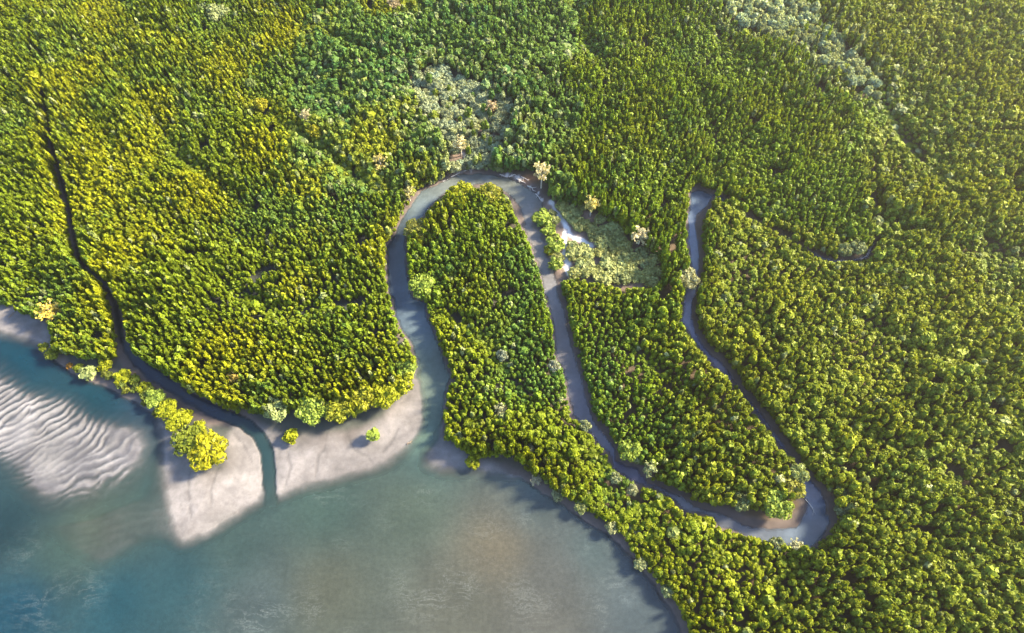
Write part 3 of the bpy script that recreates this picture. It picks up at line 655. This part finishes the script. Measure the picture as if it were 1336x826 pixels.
# ------------------------------------------------------------------ single trees, table: name, kind, foot px, half-width px, height m, colour, label
YG, LG, PG, OL, CR, GG, GO = (.170,.190,.008), (.150,.205,.032), (.18,.22,.085), (.10,.125,.012), (.37,.34,.20), (.15,.165,.10), (.42,.33,.06)
S = [
 ('feathery_tree','wispy',76,414,17,7.5,GO,'golden yellow feathery tree above the small sand beach at the left edge','tree'),
 ('broad_tree','broad',276,592,24,7.0,(.20,.20,.008),'bright yellow rounded tree at the tip of the sand spit','tree'),
 ('broad_tree','broad',251,578,19,6.2,OL,'dark green rounded tree touching the bright yellow tree on the sand spit','tree'),
 ('broad_tree','broad',236,552,14,5.5,YG,'green tree just behind the two rounded trees of the sand spit','tree'),
 ('broad_tree','broad',222,537,13,5.0,YG,'leafy tree on the narrow strip between left creek and estuary, third from its tip','tree'),
 ('broad_tree','broad',206,522,12,4.6,LG,'light green tree midway along the narrow strip below the left creek','tree'),
 ('shrub','shrub',178,497,7,2.6,OL,'low dark bush between the two bushes by the left creek mouth','shrub'),
 ('shrub','shrub',140,478,9,3.2,YG,'yellow green bush at the lower right foot of the left forest clump','shrub'),
 ('shrub','shrub',200,519,7,2.6,OL,'low dark bush on the estuary side of the narrow strip','shrub'),
 ('shrub','shrub',214,530,7,2.8,OL,'low olive bush squeezed between two trees of the narrow strip','shrub'),
 ('shrub','shrub',262,560,9,4.0,YG,'yellow green bush behind the bright yellow tree of the sand spit','shrub'),
 ('shrub','shrub',245,546,9,4.0,YG,'bright bush on the creek side of the strip just behind the spit','shrub'),
 ('shrub','shrub',104,481,6,2.0,OL,'small olive bush between the orange bush and the pale grey green one','shrub'),
 ('shrub','shrub',190,508,8,3.2,YG,'small green bush on the narrow strip, beside the widening left creek','shrub'),
 ('shrub','shrub',163,494,10,3.6,YG,'round yellow green bush standing by the left creek mouth near the pale mud patch','shrub'),
 ('shrub','shrub',118,489,10,3.2,PG,'pale grey green bush at the waterline below the left forest clump','shrub'),
 ('shrub','shrub',92,478,4,1.6,(.22,.12,.02),'tiny orange bush on the muddy shore below the left forest clump','shrub'),
 ('broad_tree','broad',72,465,8,4.5,OL,'dark green round tree at the outermost corner of the left forest clump','tree'),
 ('broad_tree','broad',60,455,6,4.0,OL,'small dark tree beside the beach end at the left forest clump','tree'),
 ('shrub','shrub',381,571,9.5,4.2,YG,'lone bright green bush on the grey mudflat','shrub'),
 ('young_tree','mangrove',489,571,9,5.5,LG,'lone upright green tree on the open mudflat nearest the river','tree'),
 ('broad_tree','broad',365,540,13,6.5,PG,'pale rounded tree on the forest edge above the lone mudflat bush','tree'),
 ('broad_tree','broad',411,541,16,7.5,LG,'wide light green tree on the mudflat forest edge, left of the yellow tinged crowns','tree'),
 ('broad_tree','broad',447,540,15,7.5,(.16,.175,.015),'yellow tinged wide tree leaning over the middle of the mudflat','tree'),
 ('broad_tree','broad',476,528,14,8,(.18,.19,.015),'bright yellow green wide tree on the forest edge behind the lone upright tree','tree'),
 ('broad_tree','broad',505,522,15,8,YG,'wide tree near the right end of the forest edge above the mudflat','tree'),
 ('broad_tree','broad',528,506,12,8,YG,'rounded tree at the forest corner where the mudflat meets the river','tree'),
 ('broad_tree','broad',532,488,11,8,LG,'light green tree on the river bank just above the mudflat corner','tree'),
 ('pale_tree','wispy',313,500,9,7.5,(.28,.22,.05),'pale yellow feathery tree inside the left forest above the creek mouth','tree'),
 ('tall_tree','wispy',706,246,11,16,CR,'tall cream crowned tree with grey trunk by the outer river bend','tree'),
 ('tall_tree','wispy',770,283,10,12,(.36,.33,.11),'tall pale yellow tree at the upper rim of the scrub clearing','tree'),
 ('tall_tree','wispy',833,319,12,11,CR,'cream feathery tree at the right rim of the scrub clearing','tree'),
 ('tall_tree','wispy',602,204,9,12,CR,'cream tree in the grey glade north of the river bend','tree'),
 ('bare_tree','wispy',641,152,8,9,(.30,.24,.15),'thin half bare tree with fishbone branches at the upper right of the grey glade','tree'),
 ('tall_tree','wispy',500,226,10,11,(.30,.26,.09),'pale cream tree standing in the forest left of the river bend','tree'),
 ('tall_tree','wispy',535,262,8,9,(.26,.25,.10),'cream green feathery tree on the left bank below the river bend','tree'),
 ('tall_tree','wispy',403,165,8,10,(.27,.25,.15),'whitish thin tree deep in the upper left forest','tree'),
 ('tall_tree','wispy',516,20,9,10,(.24,.20,.12),'dry buff coloured tree near the top edge of the forest','tree'),
 ('overhanging_tree','broad',893,371,14,7.5,(.19,.20,.11),'grey green tree overhanging the narrow inner creek from its left bank','tree'),
 ('broad_tree','broad',545,308,14,8,(.13,.14,.03),'yellow topped wide tree on the left edge of the central peninsula','tree'),
 ('broad_tree','broad',552,381,15,8,LG,'light green wide tree on the peninsula bank where the river narrows','tree'),
 ('broad_tree','broad',603,262,14,8,YG,'light round tree at the very head of the central peninsula','tree'),
 ('broad_tree','broad',640,262,14,8,(.17,.18,.02),'yellow green wide tree at the peninsula head beside the pink mud strip','tree'),
 ('broad_tree','broad',1007,664,17,8,LG,'large light green tree above the mud bank at the lower tip of the island','tree'),
 ('broad_tree','broad',1026,642,15,8.5,(.15,.16,.03),'bright rounded tree at the lower tip of the island facing the creek bend','tree'),
 ('broad_tree','broad',1034,624,12,8.5,PG,'pale green tree leaning over the creek at the lower end of the island','tree'),
 ('broad_tree','broad',962,658,12,7,(.12,.15,.06),'grey green tree on the south bank of the island, left of its light tip','tree'),
 ('broad_tree','broad',819,592,14,7.5,LG,'lime green wide tree on the lower left bank of the island','tree'),
 ('tall_tree','wispy',845,617,10,8,(.20,.23,.10),'pale feathery tree on the island bank right of the lime green tree','tree'),
 ('broad_tree','broad',1096,334,9,7.5,(.15,.18,.075),'pale green dome shaped tree beside the small side creek, left of a pair','tree'),
 ('broad_tree','broad',1112,332,9,8,(.16,.19,.09),'pale green dome shaped tree beside the small side creek, right of a pair','tree'),
 ('broad_tree','broad',288,30,14,9,(.15,.18,.075),'pale grey green wide tree at the top edge of the left forest','tree'),
 ('broad_tree','broad',270,24,9,8,(.13,.17,.07),'smaller pale tree left of the wide grey green one at the top edge','tree'),
 ('broad_tree','broad',1008,712,9,6.5,(.14,.17,.085),'grey green tree on the near bank of the creek bend, left of a whitish one','tree'),
 ('tall_tree','wispy',1034,714,9,6,(.27,.28,.17),'small whitish tree on the near bank of the creek bend','tree'),
 ('broad_tree','broad',1092,668,9,6.5,(.14,.17,.085),'grey green tree hanging over the right bank of the creek bend','tree'),
 ('broad_tree','broad',1093,648,9,6.5,(.11,.14,.055),'green tree on the right bank just above the creek bend','tree'),
 ('shrub','shrub',707,288,12,4.5,LG,'large round bush at the head of the row between river and clearing','shrub'),
 ('shrub','shrub',716,304,9.5,4.2,LG,'second round bush in the row between river and clearing','shrub'),
 ('shrub','shrub',724,322,12,4.6,LG,'broad bush in the middle of the row between river and clearing','shrub'),
 ('shrub','shrub',717,329,7,3.6,YG,'small bush at the water edge beside the broad bush of the clearing row','shrub'),
 ('shrub','shrub',725,347,9,4.2,LG,'last round bush in the row between river and clearing, beside the white sand patch','shrub'),
 ('pale_tree','broad',762,560,7,6,(.17,.20,.11),'pale tree on the narrow channel bank opposite the island','tree'),
 ('pale_tree','broad',801,628,7,6,(.17,.20,.11),'pale narrow tree leaning into the channel bend below the island','tree'),
 ('pale_tree','broad',823,642,7,5.5,(.19,.21,.12),'whitish green tree on the tongue bank below the channel bend','tree'),
 ('palm_shrub','wispy',699,628,8,3.8,(.26,.25,.17),'whitish palm like bush on the estuary shore of the forest tongue','shrub'),
 ('pale_tree','broad',728,648,8,5,(.17,.19,.10),'pale grey green bush right of the whitish palm like one on the estuary shore','shrub'),
 ('pale_tree','broad',757,664,8,5,(.15,.18,.07),'light green rounded bush on the middle of the estuary shore','shrub'),
 ('pale_tree','broad',797,690,8,5,(.18,.20,.10),'pale bush at the waterline where the estuary shore steepens','shrub'),
 ('pale_tree','broad',834,737,8,5,(.17,.20,.10),'pale bush low on the estuary shore, second last toward the bottom edge','shrub'),
 ('pale_tree','broad',869,772,8,5,(.15,.19,.09),'pale bush lowest on the estuary shore toward the bottom edge','shrub'),
 ('shrub','shrub',617,604,9,4,YG,'yellow green bush spilling onto the small sand patch of the peninsula tip','shrub'),
 ('yellow_tree','broad',415,184,9,8.5,(.20,.20,.010),'bright yellow crown on the ridge of the upper left forest','tree'),
 ('yellow_tree','broad',345,148,8,8.5,(.19,.185,.010),'yellow crown by the dark gap on the upper left ridge','tree'),
 ('yellow_tree','broad',333,122,6,8.5,(.12,.16,.05),'pale green crown just above the yellow crowns of the upper left ridge','tree'),
 ('bushy_tree','broad',655,470,7,6.5,(.19,.22,.17),'silvery tree in the middle of the central peninsula','tree'),
 ('bushy_tree','broad',722,484,7,6.5,(.20,.22,.17),'silvery bush on the peninsula bank of the right hand channel','tree'),
 ('bushy_tree','wispy',654,540,9,6,(.24,.25,.14),'pale palm like tree near the lower end of the central peninsula','tree'),
 ('bushy_tree','broad',690,590,7,5.5,(.18,.21,.15),'silvery green bush inside the neck of the forest tongue','tree'),
]
def px_m(u, v):
    x, y = ground(u, v); x2, _ = ground(u + 1, v); return x2 - x
kill = np.zeros(cx.shape, bool)
for nm, kd, u, v, rpx, h, col, lab, cat in S:
    x, y = ground(u, v, .4); r = rpx * px_m(u, v) * (1.22 if kd == 'broad' and 480 < v < 550 and 350 < u < 560 else 1.08); h = h * (1.22 if h > 5.6 and kd != 'shrub' else 1)
    x, y = float(x), float(y)
    taken.append((x, y, r))
    kill |= (cx - x) ** 2 + (cy - y) ** 2 < (r * .72) ** 2
    kn = kd
    plant(nm, kd, x, y, r, h, col, lab, cat)
cx, cy, ch, cw, cz, tint, cu, cv = (a[~kill] for a in (cx, cy, ch, cw, cz, tint, cu, cv))

def scatter(poly, spacing, seed, water_ok=False):
    r = np.random.default_rng(seed)
    lo, hi = poly.min(0), poly.max(0); P = []
    nx, ny = int((hi[0] - lo[0]) / spacing) + 2, int((hi[1] - lo[1]) / (spacing * .866)) + 2
    for j in range(ny):
        for i in range(nx):
            P.append((lo[0] + (i + .5 * (j % 2)) * spacing + r.normal(0, .2 * spacing), lo[1] + j * spacing * .866 + r.normal(0, .2 * spacing)))
    P = np.array(P)
    keep = sdf(P[:, 0], P[:, 1], poly) < -.4
    for (tx, ty, tr) in taken: keep &= (P[:, 0] - tx) ** 2 + (P[:, 1] - ty) ** 2 > (tr * .9) ** 2
    return P[keep]

def vary(c, r, s=.14):
    k = 1 + r.normal(0, s); q = r.normal(0, .04)
    return tuple(float(np.clip(v * k * e, .01, .5)) for v, e in zip(c, (1 + q, 1, 1 - 2 * q)))

r_ = np.random.default_rng(77)
STRIP = world_poly([(128,482),(160,486),(186,500),(208,514),(228,532),(248,548),(240,560),(218,552),(196,532),(170,514),(140,500)])
for x, y in scatter(STRIP, 3.4, 9):
    s = r_.uniform(.7, 1.2)
    plant('strip_shrub', 'shrub', x, y, 2.0 * s, 2.6 * s, vary((.085, .105, .018), r_), 'low olive shrub in the thicket along the narrow strip below the left creek', 'shrub', 'thicket of the narrow strip')
P = scatter(W_CLEAR, 4.5, 1)
dr = np.min([seg_dist(P[:, 0], P[:, 1], w, False) for w in W_RIV], 0)
for x, y in P[dr > 2.4]:
    s = r_.uniform(.8, 1.25)
    plant('scrub_bush', 'shrub', x, y, 3.0 * s, 2.9 * s, vary((.185, .21, .078), r_), 'bleached grey green bush growing in the sandy scrub clearing beside the river', 'shrub', 'bushes of the scrub clearing')
for x, y in scatter(W_GLADE, 4.7, 2):
    s = r_.uniform(.75, 1.3)
    plant('glade_tree', 'broad', x, y, 2.9 * s, 5.2 * s, vary((.195, .235, .145), r_), 'grey green bushy tree in the pale glade north of the river bend', 'tree', 'trees of the pale glade')
for x, y in scatter(W_SAGE, 5.2, 3):
    s = r_.uniform(.8, 1.25)
    plant('sage_tree', 'broad' if r_.random() < .5 else 'mangrove', x, y, 2.9 * s, 8.6 * s, vary((.205, .25, .135), r_), 'pale sage coloured fluffy tree in the light stand near the top edge', 'tree', 'trees of the pale sage stand')

# ------------------------------------------------------------------ 300 nearest canopy trees as single objects
shore = W_POLY[-20:-2]
dshore = seg_dist(cx, cy, shore, False)
tong = (cz == 'T') & (cu < 1000) & (cv < 835) & (ch > 4.2)
order = np.argsort(np.where(tong, dshore, 1e6))
n_single = int(min(300, tong.sum()))
single = np.zeros(cx.shape, bool); single[order[:n_single]] = True
for i in np.where(single)[0]:
    edge = dshore[i] < 6.5
    lab = ('round green mangrove in the first row on the estuary shore of the forest tongue' if edge
           else 'round green mangrove in the rows just behind the tongue shoreline')
    plant('mangrove_tree', 'mangrove', float(cx[i]), float(cy[i]), float(cw[i]), float(ch[i]), tuple(tint[i]), lab, 'tree',
          'shoreline mangroves of the tongue' if edge else 'mangroves behind the shoreline of the tongue')

# ------------------------------------------------------------------ the rest of the mangrove forest: one mass
def build_forest(x, y, h, w, zone, tint):
    VS, TS, n_var = [], [], 14
    zg = np.interp(np.zeros(1), [0, 1], [0, 1])
    zbase = np.full(x.shape, .55)
    for zname in ZSPEC:
        kind = 'spire' if zname in 'LC' else 'dome'
        ncard = {'L': 78, 'C': 84, 'M': 100, 'R': 100, 'T': 100}[zname]
        size = {'L': .36, 'C': .31, 'M': .31, 'R': .29, 'T': .28}[zname]
        idx = np.where(zone == zname)[0]
        var = rng.integers(0, n_var, len(idx))
        for k in range(n_var):
            ii = idx[var == k]
            if not len(ii): continue
            r = np.random.default_rng(1000 + k * 7 + ord(zname))
            P, N = crown_cards(kind, ncard, r)
            N = N * np.array([1, 1, 1.0]); 
            Pm = P * np.array([1, 1, 4.6])
            co = leaf_cards(Pm, N, size * 1.9, r, .5).reshape(-1, 4, 3)
            co[..., 2] /= 4.6
            m = len(co)
            shade = .84 + .32 * r.random(m)
            tr, tf = tube([(0, 0, -.05), (.02, 0, .5)], [.07, .05], 3)
            co = np.concatenate([co.reshape(-1, 3), tr[tf].reshape(-1, 3)])
            a = rng.uniform(0, 6.283, len(ii)); ca, sa = np.cos(a)[:, None], np.sin(a)[:, None]
            lean = rng.normal(0, .10, (len(ii), 2)) * w[ii][:, None]
            V = np.empty((len(ii), len(co), 3), np.float32)
            V[..., 0] = x[ii][:, None] + w[ii][:, None] * (ca * co[:, 0] - sa * co[:, 1]) + lean[:, :1] * co[:, 2]
            V[..., 1] = y[ii][:, None] + w[ii][:, None] * (sa * co[:, 0] + ca * co[:, 1]) + lean[:, 1:] * co[:, 2]
            V[..., 2] = zbase[ii][:, None] + h[ii][:, None] * co[:, 2]
            T = np.empty((len(ii), m + 3, 3), np.float32)
            T[:, :m] = tint[ii][:, None] * shade[None, :, None]
            T[:, m:] = (.13, .10, .08)
            VS.append(V.reshape(-1, 3)); TS.append(T.reshape(-1, 3))
    V, T = np.concatenate(VS), np.concatenate(TS)
    me = raw_mesh('mangrove_forest', V, np.arange(len(V), dtype=np.int32).reshape(-1, 4), face_attrs=[('tint', T)], mats=[M_FOREST])
    o = bpy.data.objects.new('mangrove_forest', me); C.objects.link(o)
    o['kind'] = 'stuff'; o['category'] = 'forest'; o['label'] = 'dense mass of green mangrove crowns covering the land around the creeks'
    print('forest trees', len(x), 'faces', len(T))
rest = ~single
build_forest(cx[rest], cy[rest], ch[rest], cw[rest], cz[rest], tint[rest])
print('single canopy trees', n_single, 'tongue', int(tong.sum()))

# ------------------------------------------------------------------ driftwood
def driftwood(u, v, u2, v2, rad, label, mat, forks=2, seed=0, zoff=.12):
    x0, y0 = map(float, ground(u, v)); x1, y1 = map(float, ground(u2, v2))
    r = np.random.default_rng(seed); L = math.hypot(x1 - x0, y1 - y0); a = math.atan2(y1 - y0, x1 - x0)
    z0 = max(ground_z(x0, y0), 0) ; z1 = max(ground_z(x1, y1), -.02)
    pts = [np.array([t * L, r.normal(0, .04 * L) if 0 < t < 1 else 0, (z1 - z0) * t + zoff + (.05 * L * math.sin(3.1 * t))]) for t in (0, .25, .5, .75, 1)]
    V, F = tube(pts, [rad, rad * .9, rad * .75, rad * .55, rad * .25], 7)
    root = empty('driftwood_log', (x0, y0, z0), a, (1, 1, 1), label, 'driftwood')
    part('stem', raw_mesh('log_stem', V, F, mats=[mat], smooth=True), root)
    for k in range(forks):
        t = r.uniform(.3, .8); p = pts[int(t * 4)]; s = 1 if k % 2 else -1
        q = L * r.uniform(.22, .4)
        V, F = tube([p, p + [q * .5, s * q * .5, .08], p + [q * .9, s * q, .05]], [rad * .45, rad * .32, rad * .12], 5)
        part('branch', raw_mesh('log_branch', V, F, mats=[mat], smooth=True), root)
driftwood(1050, 651, 1064, 671, .16, 'thin pale fallen branch reaching into the creek bend from the island mud bank', M_DRIFT, 1, 1, .15)
driftwood(12, 415, 22, 407, .25, 'dark log lying on the small sand beach below the trees', M_BARK, 2, 2)
driftwood(531, 580, 538, 575, .3, 'short dark log at the rim of the mudflat nearest the river', M_BARK, 1, 3)
driftwood(664, 231, 673, 229, .3, 'bleached log at the left end of the driftwood on the outer river bend', M_DRIFT, 2, 4)
driftwood(674, 234, 686, 240, .32, 'bleached log in the middle of the driftwood on the outer river bend', M_DRIFT, 3, 5)
driftwood(688, 243, 699, 250, .3, 'bleached branching log below the bare orange patch on the outer river bend', M_DRIFT, 3, 6)
driftwood(699, 253, 706, 262, .26, 'bleached log at the lower right end of the driftwood on the outer river bend', M_DRIFT, 2, 7)
driftwood(605, 224, 618, 222, .2, 'thin bleached log lying along the very top of the river bend', M_DRIFT, 2, 9)
driftwood(652, 228, 661, 231, .22, 'bleached log just left of the driftwood tangle on the outer river bend', M_DRIFT, 3, 10)
driftwood(680, 232, 690, 238, .2, 'thin bleached log above the others on the outer river bend', M_DRIFT, 3, 11)
driftwood(588, 231, 600, 226, .24, 'pale log on the upper left bank of the river bend', M_DRIFT, 2, 8)

# ------------------------------------------------------------------ morning haze
HX = float(max(abs(xs[0]), abs(xs[-1]), abs(ys[0]), abs(ys[-1]))) + 20
hv = np.array([(a * HX, b * HX, c) for c in (-4.5, 306.0) for a, b in ((-1, -1), (1, -1), (1, 1), (-1, 1))])
hf = np.array([(3, 2, 1, 0), (4, 5, 6, 7), (0, 1, 5, 4), (1, 2, 6, 5), (2, 3, 7, 6), (3, 0, 4, 7)])
m, nt, out = new_mat('morning_haze')
pv = node(nt, 'VolumePrincipled'); pv.inputs['Color'].default_value = (.97, .95, .90, 1); pv.inputs['Density'].default_value = .00012; pv.inputs['Anisotropy'].default_value = .80
link(nt, pv.outputs[0], out.inputs['Volume'])
o = bpy.data.objects.new('haze', raw_mesh('haze', hv, hf, mats=[m])); C.objects.link(o); o['kind'] = 'stuff'

# ------------------------------------------------------------------ light, sky, camera
SUN_EL, SUN_AZ = math.radians(31), math.radians(20)       # azimuth measured from +x towards +y
d = Vector((math.cos(SUN_EL) * math.cos(SUN_AZ), math.cos(SUN_EL) * math.sin(SUN_AZ), math.sin(SUN_EL)))
sl = bpy.data.lights.new('sun', 'SUN'); sl.energy = 4.1; sl.angle = math.radians(10); sl.color = (1, .83, .56)
so = bpy.data.objects.new('sun', sl); C.objects.link(so); so.rotation_euler = (-d).to_track_quat('-Z', 'Y').to_euler(); so.location = d * 400
w = bpy.data.worlds.new('World'); sc.world = w; w.use_nodes = True
nt = w.node_tree; bg = nt.nodes['Background']
sky = nt.nodes.new('ShaderNodeTexSky'); sky.sky_type = 'NISHITA'; sky.sun_disc = False
sky.sun_elevation = SUN_EL; sky.sun_rotation = math.pi / 2 - SUN_AZ
nt.links.new(sky.outputs[0], bg.inputs[0]); bg.inputs[1].default_value = .082

cam = bpy.data.cameras.new('camera'); cam.sensor_width = 36; cam.lens = FPX / 1336 * 36; cam.clip_end = 6000; cam.clip_start = 1
co = bpy.data.objects.new('camera', cam); C.objects.link(co); co.location = (0, 0, CAM_H); co.rotation_euler = (TILT, 0, 0)
sc.camera = co
sc.view_settings.view_transform = 'Standard'; sc.view_settings.look = 'None'; sc.view_settings.exposure = 3.18; sc.view_settings.gamma = 1
sc.cycles.use_denoising = True
sc.cycles.max_bounces = 6; sc.cycles.diffuse_bounces = 3; sc.cycles.transparent_max_bounces = 8
